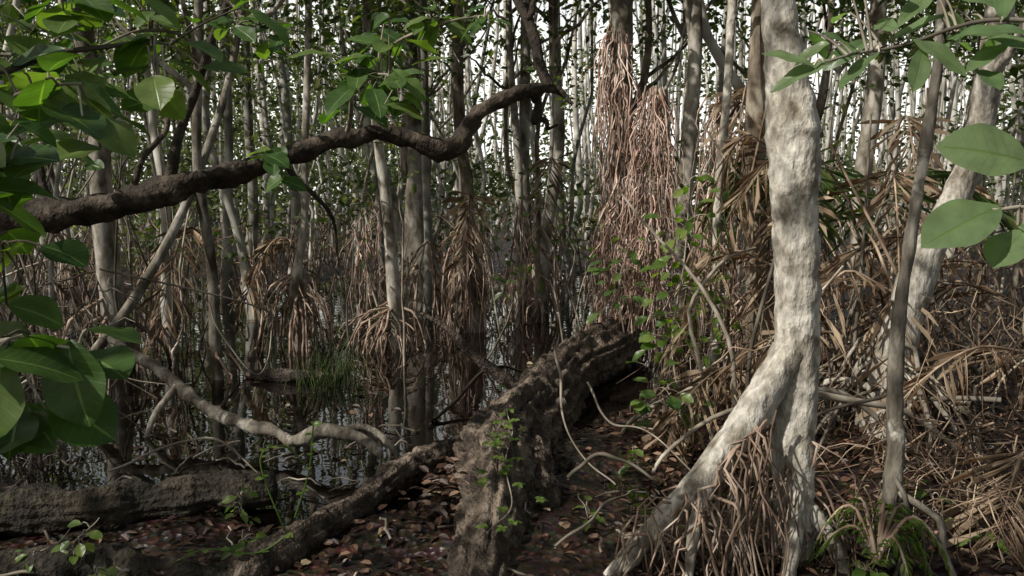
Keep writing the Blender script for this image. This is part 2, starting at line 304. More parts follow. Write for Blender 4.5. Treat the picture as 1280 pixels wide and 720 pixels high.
# ---- other placed trees
tree('mangrove_tree',[(1.77,3.6,-.1),(1.75,3.6,.35),(1.76,3.6,.66),(1.8,3.6,1.34),(1.84,3.6,2.1),(1.9,3.6,2.7),(2.1,3.7,4.2),(2.2,3.9,6)],[.045,.042,.038,.026,.023,.02,.02,.015],props=10,pz=(.15,.5),spread=.3,pr=.016,mats=[M_mid,M_leaf,M_mid],rough=.25,n=14,m=80,rf=9,cs=.8,arch=.1)
tree('mangrove_tree',[(2.6,5.5,-.1),(2.62,5.5,.4),(2.8,5.5,1.2),(3.05,5.5,1.75),(3.16,5.5,2.14),(3.25,5.5,3.1),(3.4,5.6,5),(3.4,5.8,7)],[.16,.14,.11,.09,.085,.08,.07,.04],props=18,pz=(.2,.8),spread=.7,pr=.03,mats=[M_pale,M_leaf,M_mot],rough=.2,n=20,m=70)
tree('mangrove_tree',[(1.72,6.8,-.1),(1.76,6.8,.8),(1.74,6.8,1.7),(1.8,6.8,2.6),(1.85,6.9,3.6),(1.9,7,6)],[.045,.04,.038,.036,.035,.02],mats=[M_pale,M_leaf,M_root],rough=.15,n=12,m=40,props=3,pz=(.1,.3),spread=.3)
tree('mangrove_tree',[(-2.43,9,-.1),(-2.43,9,.6),(-2.4,9,1.1),(-2.3,9,1.9),(-2.25,9,3),(-2.1,9,6.5)],[.1,.08,.045,.04,.04,.03],props=46,pz=(.3,.95),spread=.5,pr=.013,arch=.3)
tree('mangrove_tree',[(-1.35,9.1,-.1),(-1.35,9.1,.5),(-1.38,9.1,.95),(-1.42,9.1,1.6),(-1.5,9.1,2.5),(-1.6,9.1,4),(-1.6,9.1,7)],[.08,.08,.075,.065,.055,.05,.03],props=60,pz=(.1,.62),spread=.8,pr=.013,arch=.35)
tree('mangrove_tree',[(-1.5,12.5,-.1),(-1.5,12.5,.5),(-1.48,12.5,1.4),(-1.5,12.5,2.3),(-1.55,12.5,3.4),(-1.5,12.5,7)],[.3,.24,.17,.16,.1,.05],props=30,pz=(.3,1.2),spread=.7,pr=.025,ridge=.12)
tree('mangrove_tree',[(-.55,10.4,-.1),(-.55,10.4,.5),(-.6,10.4,1.2),(-.6,10.4,1.8),(-.65,10.4,3),(-.6,10.4,7)],[.2,.18,.13,.08,.07,.04],props=70,pz=(.2,1.3),spread=.36,pr=.012,mats=[M_mot2,M_leaf,M_root],arch=.15)
tree('mangrove_tree',[(.22,13.5,-.1),(.2,13.5,2),(.22,13.5,4),(.25,13.5,8)],[.13,.1,.09,.05],props=14,pz=(.3,1),spread=.6,pr=.02)
tree('mangrove_tree',[(.45,12,-.1),(.5,12,1.2),(.7,12,2.6),(.6,12,4.5),(.7,12,7)],[.11,.09,.08,.07,.04],props=16,pz=(.3,1),spread=.6,pr=.018)
tree('mangrove_tree',[(-2.8,7.5,-.1),(-2.85,7.5,1.2),(-2.9,7.5,2.2),(-2.85,7.5,3.6),(-2.7,7.5,6)],[.055,.048,.045,.04,.03],props=6,pz=(.1,.4),spread=.3)
tree('mangrove_tree',[(-4.0,8,-.1),(-4.05,8,1.2),(-4.1,8,2.4),(-4.2,8,3.7),(-4.2,8,7)],[.14,.11,.1,.09,.05],props=16,pz=(.2,.8),spread=.6,pr=.02)
tree('mangrove_tree',[(1.2,8.6,-.1),(1.2,8.6,1.4),(1.15,8.6,3),(1.1,8.6,5),(1.1,8.6,7)],[.17,.14,.12,.1,.04],props=20,pz=(.2,.9),spread=.6,pr=.02)
tree('mangrove_tree',[(2.0,9.5,-.1),(2.05,9.5,2),(2.1,9.5,4),(2,9.5,7)],[.1,.09,.08,.04],props=16,pz=(.2,.9),spread=.6)
tree('mangrove_tree',[(2.25,7.2,-.1),(2.2,7.2,1.4),(2.15,7.2,2.4),(2.2,7.2,4),(2.2,7.2,7)],[.13,.11,.1,.09,.04],props=20,pz=(.2,1.2),spread=.6,mats=[M_mot2,M_leaf,M_root])
tree('mangrove_tree',[(3.7,8.5,-.1),(3.72,8.5,2),(3.8,8.5,4),(3.8,8.5,7)],[.11,.09,.08,.04],props=20,pz=(.2,1.2),spread=.7)
tree('mangrove_tree',[(-.95,15,-.1),(-.9,15,2),(-1.0,15,4),(-.9,15,8)],[.12,.1,.09,.05],props=14,pz=(.3,1),spread=.6)
tree('mangrove_tree',[(-3.9,6.5,-.1),(-3.3,7,.9),(-2.9,7.6,2.1),(-2.6,8,3.5),(-2.4,8.3,6)],[.05,.045,.04,.035,.02],n=8)
cnt=0
placed=[]
while cnt<62:
    y=U(7.5,17) if cnt<44 else U(-6,1.5);x=U(-1,1)*(.72*abs(y)+1.5) if cnt<44 else U(-9,5)
    if cnt<44:
        u=x/y
        if y<10.5 and -.42<u<.12: continue
        if y<9.5 and .12<u<.2: continue
    elif abs(x)<1.3 and y>-2.2: continue
    if any((x-a)**2+(y-b)**2<.5 for a,b in placed): continue
    h=U(6,8.5);l=rs.normal(0,.45,2);z0=float(hgt(x,y))-.15;r0=U(.03,.085) if U()<.6 else U(.02,.04)
    mid=rs.normal(0,.17,2)
    PT=[(x,y,z0),(x+l[0]*.2+mid[0]*.4,y,1.2),(x+l[0]*.5+mid[0],y+l[1]*.3,2.6),(x+l[0],y+l[1],h*.6),(x+l[0],y+l[1],h)]
    if cnt>=44 and not ok1(*PT): continue
    placed.append((x,y));cnt+=1
    tree('mangrove_tree',PT,[r0*1.5,r0,r0*.9,r0*.75,.02],props=int(U(6,20)) if y>2 else 0,pz=(.25,U(.6,1.5)),spread=U(.4,.8),pr=.014,
      mats=[random.choice([M_mot,M_mot2,M_far]),M_leaf,M_root],rough=0,n=8,m=18,cs=U(.8,1.1))

# ---- limb arching across from the left
acc=Acc()
tube(acc,[(-4.6,4.3,.0),(-4.3,4.2,.7),(-3.7,4.0,1.25),(-3.1,4.0,1.5),(-2.5,4,1.6),(-2.1,4.05,1.66),(-1.68,4.1,1.78),(-1.30,4.2,1.9),(-.86,4.3,2.05),(-.6,4.35,2.06),(-.31,4.4,1.99),(-.15,4.5,2.2),(.045,4.5,2.3),(.23,4.6,2.33),(.33,4.6,2.24)],
  [.16,.12,.10,.085,.08,.07,.07,.056,.046,.045,.055,.04,.036,.03,.012],n=18,m=190,mat=0,rough=.5,rf=9,ridge=.06,wob=.02)
for P,R in [([(.2,4.6,2.33),(.16,4.65,2.5),(.12,4.7,2.68),(-.02,4.8,2.95),(-.2,5,3.6),(-.3,5,4.6)],[.035,.03,.032,.026,.02,.02]),
  ([(.15,4.58,2.32),(.15,4.6,2.18),(.24,4.6,2.1)],[.025,.022,.006]),
  ([(-1.74,4.1,1.8),(-1.66,4.12,2.1),(-1.53,4.15,2.45),(-1.4,4.2,2.9),(-1.5,4.3,3.8)],[.03,.022,.02,.018,.015]),
  ([(-2.3,4.05,1.66),(-2.45,4.1,1.95),(-2.7,4.15,2.2),(-2.75,4.2,2.7)],[.02,.018,.014,.01]),
  ([(-1.2,4.2,1.9),(-1.0,4.35,1.62),(-.95,4.4,1.35)],[.018,.01,.004]),
  ([(-1.95,4.1,1.72),(-1.85,4.3,2.1),(-1.9,4.4,2.7),(-1.6,4.5,3.3)],[.018,.014,.011,.01]),
  ([(.08,4.7,2.72),(.3,4.7,2.95),(.35,4.7,3.3)],[.02,.015,.01])]:
    tube(acc,P,R,n=10,m=40,mat=0,rough=.3,rf=12,wob=.02)
crown(acc,(-2.6,4.2,5.2),2,1.3,40,20,br=False)
build(acc,'arching_mangrove_tree',[M_dark,M_leaf])

# ---- fallen logs
acc=Acc()
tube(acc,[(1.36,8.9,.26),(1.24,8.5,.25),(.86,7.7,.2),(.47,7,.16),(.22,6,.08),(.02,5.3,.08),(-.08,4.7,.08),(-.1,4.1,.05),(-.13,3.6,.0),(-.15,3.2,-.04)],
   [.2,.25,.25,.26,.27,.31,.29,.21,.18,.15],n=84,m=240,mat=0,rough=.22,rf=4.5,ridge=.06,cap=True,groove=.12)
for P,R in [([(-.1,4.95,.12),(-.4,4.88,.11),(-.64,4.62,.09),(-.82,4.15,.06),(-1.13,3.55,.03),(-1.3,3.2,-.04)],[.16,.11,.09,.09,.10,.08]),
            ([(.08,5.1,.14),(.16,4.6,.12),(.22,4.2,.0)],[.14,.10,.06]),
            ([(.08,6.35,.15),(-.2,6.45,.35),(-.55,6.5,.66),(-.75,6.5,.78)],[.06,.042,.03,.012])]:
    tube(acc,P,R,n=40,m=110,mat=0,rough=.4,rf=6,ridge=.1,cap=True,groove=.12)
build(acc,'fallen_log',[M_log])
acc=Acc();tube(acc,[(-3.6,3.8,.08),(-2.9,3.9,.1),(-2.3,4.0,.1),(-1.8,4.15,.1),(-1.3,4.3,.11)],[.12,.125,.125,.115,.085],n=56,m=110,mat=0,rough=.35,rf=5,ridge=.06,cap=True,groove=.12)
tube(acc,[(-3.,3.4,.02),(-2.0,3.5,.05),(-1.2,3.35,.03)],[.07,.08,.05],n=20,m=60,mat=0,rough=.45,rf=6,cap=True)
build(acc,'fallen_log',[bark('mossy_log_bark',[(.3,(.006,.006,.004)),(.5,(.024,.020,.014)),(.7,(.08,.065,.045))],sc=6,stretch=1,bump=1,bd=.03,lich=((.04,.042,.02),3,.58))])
acc=Acc();tube(acc,[(-3.35,6.6,.55),(-2.9,6.2,.42),(-2.3,5.7,.26),(-1.75,5.3,.15),(-1.45,5.15,.14),(-1.15,5.05,.2),(-.85,4.85,.12)],[.045,.042,.045,.04,.036,.045,.025],n=18,m=100,mat=0,rough=.45,rf=8,cap=True,wob=.03)
tube(acc,[(-1.15,5.05,.2),(-.95,5.1,.22),(-.78,5.0,.13),(-.7,4.95,.0)],[.03,.024,.02,.014],n=12,m=30,mat=0,rough=.3,rf=7)
tube(acc,[(-2.5,5.85,.32),(-2.6,5.7,.15),(-2.65,5.6,-.05)],[.03,.02,.02],n=10,m=20,mat=0,rough=.3)
build(acc,'fallen_branch',[M_mid])
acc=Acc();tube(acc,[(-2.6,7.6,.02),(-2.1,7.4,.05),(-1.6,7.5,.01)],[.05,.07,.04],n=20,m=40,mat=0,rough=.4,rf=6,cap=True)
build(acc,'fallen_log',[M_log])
acc=Acc()
for P,R in [([(.27,5,.78),(.3,4.95,.5),(.36,4.8,.27),(.48,4.7,.1),(.6,4.6,.02)],.009),([(.5,5.2,.5),(.62,5.0,.3),(.85,4.9,.25),(1.1,4.7,.05)],.008),([(-3,5.8,1.2),(-2.0,6.3,.85),(-1.95,6.4,.6)],.008),
   ([(-2.1,5.5,1.0),(-2.05,5.6,.7),(-1.8,5.7,.45),(-1.75,5.8,.75)],.006),([(.3,4.2,.2),(.5,4.3,.3),(.8,4.3,.16)],.012),([(-2.4,4.6,.1),(-1.9,4.9,.2),(-1.5,4.6,.1)],.008),
   ([(.2,3.6,.08),(.5,3.9,.18),(.7,4.3,.1)],.008),([(-.6,6,.02),(-.2,7,.2),(.1,7.6,.06)],.015)]:
    tube(acc,P,[R,R]+[R*.6]*(len(P)-2),n=6,m=30,mat=0,wob=.015)
for q in range(70):
    x=U(-2.8,2.6);y=U(3.3,6);z=max(float(hgt(x,y)),0);a=U(0,6.28);l=U(.1,.4)
    tube(acc,[(x,y,z+.02),(x+math.cos(a)*l/2,y+math.sin(a)*l/2,z+U(.02,.06)),(x+math.cos(a)*l,y+math.sin(a)*l,z+.02)],U(.003,.008),n=5,m=8,mat=0,wob=.01)
build(acc,'fallen_twigs',[M_twig])

# ---- hanging aerial roots
acc=Acc()
for cx,cy,z1,rx,k in [(1.08,8.5,3.4,.2,180),(1.42,8.2,2.7,.27,200),(1.25,8.4,1.6,.42,110),(-.55,10.3,1.3,.3,60),(2.5,7.4,2.3,.5,80),(.0,11.5,1.6,.3,40),(2.0,7.8,2.6,.3,60),(-1.9,10.5,1.7,.3,30)]:
    for q in range(k):
        a=U(0,6.28);r=rx*math.sqrt(U());x=cx+math.cos(a)*r;y=cy+math.sin(a)*r;zt=z1*(1-.75*U()**1.6);L0=U(.2,1.3)
        zb=max(zt-L0,-.05);dx=rs.normal(0,.07,2);w=U(.2,.6)
        tube(acc,[(x*(1-w)+cx*w,y*(1-w)+cy*w,zt+U(0,.15)),(x,y,zt-.15*L0),(x+dx[0],y+dx[1],(zt+zb)/2),(x+dx[0]*1.6+U(-.05,.05),y+dx[1]*1.6,zb)],[.008,.007,.005,.003],n=4,m=9,mat=0,wob=.025)
build(acc,'hanging_aerial_roots',[simple('red_aerial_root',[(.3,(.20,.125,.095)),(.5,(.40,.28,.225)),(.7,(.58,.46,.39))],sc=4,varamt=.7)])

# ---- root / stick tangle
acc=Acc()
def tangle(k,xf,yr,zr,r=(.004,.010),mat=0,ln=(.3,1.1),wb=.025):
    for q in range(k):
        y=U(*yr);x=xf(y);z=U(0,1)**1.6*(zr[1]-zr[0])+zr[0];l=U(*ln);a=U(0,6.28)
        d=np.array([math.cos(a)*U(.2,.7),math.sin(a)*.4,-U(.1,1)]);d/=np.linalg.norm(d);e=np.array([x,y,z+.3])+d*l
        e[2]=max(e[2],float(hgt(e[0],e[1]))-.02);c=np.array([x,y,z+.3]);mdd=(c+e)/2+rs.normal(0,.07,3)
        rr=U(*r)*U(.5,1.2);tube(acc,[c,mdd,e],[rr,rr*.9,rr*.5],n=4,m=7,mat=mat,wob=wb)
tangle(480,lambda y:U(.26,.72)*y,(4.8,8),(0,.9),mat=0,r=(.002,.007))
tangle(180,lambda y:U(.46,.72)*y,(3.5,4.8),(0,.12),mat=0,r=(.002,.006),ln=(.2,.7))
tangle(170,lambda y:U(-.72,-.5)*y,(6,10),(0,.8),mat=1)
tangle(380,lambda y:U(-.7,.7)*y,(12,17),(0,1.2),mat=0,r=(.005,.014))
tangle(60,lambda y:U(-.7,-.56)*y,(4.8,6),(0,.1),mat=1,r=(.003,.008))
for q in range(45):
    y=U(5,9);x=U(.25,.72)*y;tube(acc,[(x,y,0),(x+U(-.3,.3),y,U(.5,1)),(x+U(-.8,.8),y+.2,U(1.2,2.6))],[.018,.014,.008],n=5,m=12,mat=U()<.5,wob=.03)
for q in range(50):
    y=U(6.5,12);x=-U(.42,.75)*y;tube(acc,[(x,y,0),(x+U(-.3,.3),y,U(.5,1)),(x+U(-1,1),y+.2,U(1.2,2.9))],[.016,.012,.008],n=5,m=12,mat=1,wob=.03)
for q in range(24):
    y=U(4.6,7);x=U(.34,.7)*y;a=U(0,6.28);s=U(.7,1.4);h=U(.15,.45)
    prop(acc,(x,y,h+.15),(x+math.cos(a)*s,y+math.sin(a)*s*.6,0),r=U(.01,.028),mat=1,arch=.1,wob=.015,n=7,m=14)
build(acc,'mangrove_root_tangle',[M_dry,M_twig])

# ---- palm fronds
def frond(acc,b,az,L,rise,drop,nl,lw,ll,mat,sm=0):
    b=np.array(b,float);d=np.array([math.cos(az),math.sin(az),0]);
    P=[b,b+d*L*.33+[0,0,rise],b+d*L*.66+[0,0,rise*.7-drop*.4],b+d*L*.9+[0,0,-drop]]
    C=cr(P,nl);tube(acc,P,[.012,.009,.006,.002],n=4,m=14,mat=sm)
    T=nz(np.gradient(C,axis=0));sd=nz(np.cross(T,[0,0,1.]))
    for s in (-1,1):
        D=T*.7+sd*s+np.array([0,0,-.5])+rs.normal(0,.25,(nl,3))
        i=rs.permutation(nl)[:int(nl*.8)]
        leaves(acc,C[i],ll,lw,mat,D=D[i],flat=.4)
acc=Acc()
for b,az,L,ri,dr in [((2.3,6.2,1.9),3.6,1.3,.1,1.2),((2.4,6.4,1.6),4.0,1.2,.1,1.3),((2.1,6.5,2.1),3.2,.8,.1,1.3),((3.0,6.5,1.8),4.4,1.5,.1,1.5),((3.2,6,1.4),3.3,1.6,.0,1.0),((2.0,6.2,1.2),3.4,1.,.1,1.0),
     ((2.6,5.6,1.1),3.5,1.1,.1,1.0),((3.8,6.4,1.2),3.4,1.4,.0,.8),((2.2,5.4,.8),3.3,1.2,.0,.6),((1.7,5.6,.5),3.8,1,.05,.3),((4,7,1.8),4.,1.4,.0,1.4),((-2.6,9.6,1.2),3.9,.7,.05,.6),
     ((3.4,5.2,.7),3.4,1.3,.05,.5),((3.6,5.8,1.0),3.0,1.4,.1,.9),((-.5,10.2,1.7),4.6,.5,.05,.8),((.6,11,2.2),4.2,.5,.05,.9),((-3.3,8.6,1.3),4.4,.8,.1,.9),((2.8,4.2,.35),4.0,.9,.05,.25),((2.2,7.5,2.6),4.2,.7,.1,1.2),((3.4,7.2,2.3),4.6,.8,.1,1.3)]:
    frond(acc,b,az,L,ri,dr,32,.014,.38,1)
build(acc,'dry_palm_fronds',[M_dry,M_palm])
acc=Acc()
for b,az,L,ri,dr in [((2.6,7,1.6),2.4,1.0,.5,-.1),((2.6,7,1.6),3.4,1.0,.4,.1),((2.6,7,1.6),1.9,.8,.6,-.2),((2.9,6.4,1.7),.2,1.2,.25,.1),((2.7,7,1.5),.9,1.1,.5,.1),((2.6,7,1.6),4.3,.9,.4,.0)]:
    frond(acc,b,az,L,ri,dr,34,.022,.4,1)
tube(acc,[(2.7,7,-.1),(2.65,7,.8),(2.6,7,1.6)],[.05,.04,.03],n=8,m=12,mat=0)
build(acc,'palm_plant',[M_dry,M_leaf])

# ---- fern, grass, seedlings, vine
acc=Acc()
for k in range(11):
    a=U(0,6.28);frond(acc,(1.62,3.4,.1),a,U(.2,.38),U(.12,.28),U(-.02,.1),24,.014,.06,1)
build(acc,'fern',[M_root,M_bright])
acc=Acc()
for k in range(110):
    x=-1.72+rs.normal(0,.16);y=7.3+rs.normal(0,.2);a=U(0,6.28);h=U(.12,.42)
    tube(acc,[(x,y,-.05),(x+math.cos(a)*h*.2,y+math.sin(a)*h*.2,h*.6),(x+math.cos(a)*h*.5,y+math.sin(a)*h*.5,h)],[.005,.004,.001],n=3,m=5,mat=0)
build(acc,'grass_tuft',[M_leaf])
def sapling(name,pts,r,nl,L,W,mat,spread,z0=.3,n=6,side=.5):
    acc=Acc();C=tube(acc,pts,r,n=n,m=40,mat=0,wob=.01)
    for k in range(nl):
        i=int(40*U(z0,.999));a=U(0,6.28);d=np.array([math.cos(a),math.sin(a),U(-.3,.5)])
        s=C[i];e=s+d*spread*U(.2,1)
        tube(acc,[s,(s+e)/2+[0,0,.02],e],[.004,.003,.002],n=3,m=4,mat=0)
        bigleaf(acc,e,d+np.array([0,0,-.3]),L*U(.6,1.2),W*U(.7,1.1),1,up=(0,-.6,1),curl=U(.1,.4))
    return build(acc,name,[M_twig,mat])
sapling('mangrove_sapling',[(1.3,6,0),(1.22,6,.6),(1.3,6,1.2),(1.32,6,1.85)],[.012,.01,.007,.003],80,.12,.08,M_bright,.22,.3)
sapling('mangrove_sapling',[(1.1,5.4,0),(1.05,5.3,.25),(.95,5.2,.55)],[.01,.008,.003],24,.14,.09,M_big,.22,.3)
sapling('mangrove_sapling',[(1.2,8,0),(1.05,7.8,.8),(1.15,7.8,1.3)],[.01,.008,.003],30,.15,.08,M_big,.3,.3)
sapling('mangrove_sapling',[(1.6,7,0),(1.65,6.8,.6),(1.6,6.7,1.1)],[.01,.008,.003],34,.13,.08,M_bright,.25,.3)
for x,y in [(-1.75,3.3),(-1.25,3.6),(-1.95,3.45),(-2.2,3.5),(1.5,4.6),(2.2,4.1),(-1.35,3.95),(.35,3.9),(1.6,3.4),(2.3,3.7),(.8,4.8),(1.3,5)]:
    z=float(hgt(x,y));h=U(.1,.28)
    sapling('mangrove_seedling',[(x,y,z-.02),(x+U(-.05,.05),y,z+h*.5),(x+U(-.1,.1),y,z+h)],[.004,.003,.002],int(U(6,12)),.08,.045,M_bright,.06,.2,n=4)
acc=Acc();VP=[(.04,5.3,.42),(-.03,4.9,.42),(-.02,4.5,.37),(-.07,4.1,.28),(-.03,3.75,.22),(-.1,3.45,.18)]
C=tube(acc,VP,.004,n=4,m=50,mat=0,wob=.04)
for k in range(34):
    c=C[int(50*U()**.8)]+rs.normal(0,.05,3)*np.array([1.2,1,.5]);c[2]+=.03
    for q in range(5):
        a=q*1.256+U(-.2,.2);bigleaf(acc,c,(math.cos(a),math.sin(a),U(-.1,.4)),.035*U(.7,1.2),.022,1,curl=.2)
build(acc,'creeping_vine',[M_twig,M_bright])
acc=Acc()
for P in [[(-1.05,3.7,.0),(-1.2,3.7,.45),(-1.1,3.75,.52),(-1.0,3.8,.4)],[(-1.1,3.9,.1),(-1.02,3.9,.35),(-.98,3.85,.6)],[(-1.5,3.4,.1),(-1.35,3.4,.16),(-1.15,3.45,.12),(-1,3.5,.2)]]:
    C=tube(acc,P,.004,n=4,m=20,mat=0)
    for q in range(9):
        a=U(0,6.28);bigleaf(acc,C[int(U(4,20))],(math.cos(a),math.sin(a),.3),.045,.028,1)
build(acc,'creeping_vine',[M_bright,M_bright])

# ---- foreground broad-leaved shrubs
def spray(acc,stem,r,lv,mat=1,up=(0,-.5,1)):
    tube(acc,stem,r,n=7,m=30,mat=0,wob=.008)
    C=cr(stem,60)
    for b,d,L,W in lv:
        b=np.array(b,float);i=np.argmin(np.linalg.norm(C-b,axis=1))
        tube(acc,[C[i],(C[i]+b)/2+[0,0,.01],b],[.004,.003,.0025],n=4,m=6,mat=0)
        bigleaf(acc,b,d,L,W,mat,up=up,curl=U(.12,.35))
def cluster(c,k,L,W,tilt=-.2,sp=.03):
    out=[]
    for q in range(k):
        a=q*2.4+U(-.3,.3);out.append((np.array(c)+rs.normal(0,sp,3),(math.cos(a),math.sin(a)*.8,tilt+U(-.35,.35)),L*U(.6,1.15),W*U(.8,1.1)))
    return out
acc=Acc()
tube(acc,[(-1.9,1.9,-.05),(-1.8,1.9,.8),(-1.75,1.9,1.6),(-1.8,2,2.6)],[.035,.03,.025,.015],n=8,m=30,mat=0,wob=.02)
spray(acc,[(-1.76,1.9,1.5),(-1.4,1.85,1.75),(-1.1,1.8,1.93),(-.95,1.8,1.95)],[.012,.009,.006,.003],
  cluster((-1.05,1.8,1.92),10,.17,.12,sp=.05)+[((-1.02,1.8,1.98),(.6,-.4,.3),.14,.10),((-.95,1.8,1.88),(.9,-.2,-.4),.14,.10),((-1.1,1.75,1.85),(.2,-.5,-1),.17,.12)])
spray(acc,[(-1.76,1.9,1.35),(-1.5,1.7,1.7),(-1.15,1.6,1.78),(-1.0,1.6,1.75)],[.012,.009,.006,.003],cluster((-1.1,1.6,1.75),7,.16,.115)+cluster((-.98,1.65,1.82),5,.12,.09))
spray(acc,[(-1.78,1.9,.7),(-1.4,1.7,1.25),(-1.05,1.6,1.42),(-.88,1.6,1.4)],[.012,.009,.006,.003],
  cluster((-1.0,1.6,1.42),9,.16,.12,sp=.06)+[((-.9,1.6,1.42),(.3,-.4,-1),.18,.13),((-.86,1.6,1.44),(1,-.2,-.1),.12,.09),((-1.0,1.55,1.4),(-.1,-.3,-1),.17,.12)])
spray(acc,[(-1.8,1.9,1.6),(-1.5,2.2,2.2),(-1.2,2.4,2.3)],[.012,.009,.004],cluster((-1.25,2.4,2.25),10,.17,.11,sp=.07)+cluster((-1.5,2.3,2.2),9,.17,.11,sp=.07))
spray(acc,[(-1.8,1.9,1.7),(-1.3,2.3,2.1),(-1.0,2.4,2.15)],[.012,.009,.004],cluster((-1.0,2.4,2.12),10,.17,.11,sp=.07)+cluster((-1.25,2.3,2.05),8,.16,.11,sp=.07))
spray(acc,[(-1.78,1.9,1.1),(-1.4,1.85,1.5),(-1.15,1.8,1.6)],[.01,.008,.004],cluster((-1.15,1.8,1.6),9,.15,.10,sp=.06))
spray(acc,[(-1.78,1.9,.5),(-1.5,1.9,1.1),(-1.2,1.95,1.25)],[.01,.008,.004],cluster((-1.22,1.95,1.22),8,.15,.10,sp=.06))
build(acc,'broadleaf_shrub',[M_twig,M_big])
acc=Acc()
spray(acc,[(-.86,4.25,2.06),(-.7,3.7,2.22),(-.55,3.3,2.2),(-.42,3.1,2.15)],[.014,.01,.007,.003],cluster((-.55,3.25,2.22),12,.19,.085,-.3,.05)+cluster((-.42,3.1,2.14),10,.17,.08,-.3,.05)+cluster((-.66,3.4,2.2),8,.16,.08,-.2,.05)+cluster((-.5,3.2,2.34),7,.16,.075,.1,.05))
spray(acc,[(-1.3,4.2,1.9),(-1.15,3.8,1.93),(-1.03,3.6,1.87)],[.01,.007,.003],cluster((-1.05,3.6,1.87),11,.15,.10,-.2,.05))
spray(acc,[(-.8,4.3,2.1),(-.6,3.9,2.4),(-.3,3.7,2.5),(-.1,3.6,2.5)],[.01,.008,.006,.003],cluster((-.35,3.7,2.52),8,.16,.07)+cluster((-.1,3.6,2.5),8,.14,.065)+cluster((-.6,3.9,2.45),7,.15,.07))
spray(acc,[(-1.53,4.15,2.45),(-1.7,3.9,2.5),(-2.0,3.7,2.35)],[.01,.008,.003],cluster((-1.95,3.7,2.35),10,.14,.08,sp=.07)+cluster((-1.7,3.9,2.5),10,.14,.08,sp=.07))
spray(acc,[(-2.7,4.1,2.2),(-2.4,3.9,2.1),(-2.1,3.8,1.95)],[.01,.008,.003],cluster((-2.1,3.8,1.95),9,.13,.08,sp=.07)+cluster((-2.4,3.9,2.1),10,.13,.08,sp=.07))
spray(acc,[(-2.7,4.1,2.4),(-2.3,3.9,2.4),(-2.2,3.8,2.5)],[.01,.008,.003],cluster((-2.2,3.8,2.48),10,.13,.07,sp=.08)+cluster((-2.45,3.9,2.4),10,.13,.07,sp=.08))
spray(acc,[(-1.5,4.3,2.9),(-1.3,3.8,2.6),(-1.1,3.6,2.45)],[.01,.008,.003],cluster((-1.1,3.6,2.42),9,.14,.075,sp=.08)+cluster((-1.3,3.8,2.58),9,.14,.075,sp=.08))
build(acc,'leafy_branch',[M_twig,M_big])
acc=Acc()
tube(acc,[(1.35,1.5,-.05),(1.3,1.5,.9),(1.25,1.45,1.6),(1.3,1.5,2.6)],[.03,.025,.02,.012],n=8,m=30,mat=0,wob=.02)
spray(acc,[(1.26,1.45,1.5),(1.05,1.35,1.68),(.88,1.3,1.69),(.77,1.3,1.69)],[.009,.006,.004,.003],
  [((.83,1.3,1.76),(-.9,-.1,.25),.14,.09),((.79,1.3,1.69),(-.8,-.2,-.3),.15,.09),((.83,1.3,1.65),(-.4,-.2,-.3),.09,.065),((.86,1.3,1.72),(.5,-.3,.4),.12,.085),((.82,1.3,1.66),(.6,-.2,-.1),.12,.075)],up=(-.35,-1.,.75))
spray(acc,[(1.27,1.5,2.0),(1.2,1.8,2.1),(.95,1.9,2.07),(.72,1.9,2.02)],[.009,.006,.004,.003],
  [((.75,1.9,2.02),(-.9,.1,-.2),.15,.045),((.8,1.9,2.04),(-.7,-.5,.3),.13,.04),((.85,1.9,2.04),(-.8,-.3,-.5),.14,.045),((.95,1.9,2.05),(-.3,-.5,-.6),.14,.05),((1,1.9,2.07),(.5,-.5,.1),.16,.055),((.92,1.9,2.07),(.7,-.3,-.4),.15,.055),((1.08,1.9,2.07),(.4,-.6,-.1),.17,.06),((1.1,1.85,2.1),(.2,.3,.6),.15,.05),((.7,1.9,2.01),(-1,.2,.4),.12,.035),((1.15,1.85,2.07),(.6,-.3,-.5),.15,.055)]+cluster((1.05,1.95,2.12),10,.14,.05,sp=.05)+cluster((.85,1.95,2.12),7,.13,.045,sp=.05),up=(-.2,-.7,.9))
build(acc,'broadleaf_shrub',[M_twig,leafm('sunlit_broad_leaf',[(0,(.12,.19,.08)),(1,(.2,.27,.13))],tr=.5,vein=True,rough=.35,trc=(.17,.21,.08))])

# ---- distant forest
acc=Acc();k=0
while k<520:
    y=16+34*U()**.8;x=U(-1,1)*(.72*y+3);k+=1
    r0=U(.03,.12);h=U(8,13);l=rs.normal(0,.9,2);z0=-.2
    tube(acc,[(x,y,z0),(x+l[0]*.3+U(-.25,.25),y,2),(x+l[0]*.6+U(-.25,.25),y,4.5),(x+l[0],y+l[1],h)],[r0*1.5,r0,r0*.85,r0*.5],n=6,m=9,mat=0,wob=.07)
    if y<30:
        for q in range(8):
            a=U(0,6.28);s=U(.3,.9);z=U(.3,1.6);prop(acc,(x,y,z),(x+math.cos(a)*s,y+math.sin(a)*s,0),r=.018,mat=2,m=6,n=3)
def clumps(acc,nc,per,yr,zf,L,W,sg,mat=1,pw=1,xw=None,hexa=False,opn=.3,zc=.05):
    y=yr[0]+(yr[1]-yr[0])*U(0,1,nc)**pw;x=U(-1,1,nc)*(.72*y+4 if xw is None else xw);z=zf(y,nc)
    P=np.stack([x,y,z],-1)
    op=(x/np.maximum(y,1)>-.12)&(x/np.maximum(y,1)<.6)&(z>1.7+zc*y)&(U(0,1,nc)<opn);P=P[~op] if y.min()>0 else P
    Q=np.repeat(P,per,0)+rs.normal(0,sg,(len(P)*per,3))*np.array([1,1,.6]);Q=Q[Q[:,2]>.1]
    kleaves(acc,Q,L,W,mat,hexa=hexa,flat=.8)
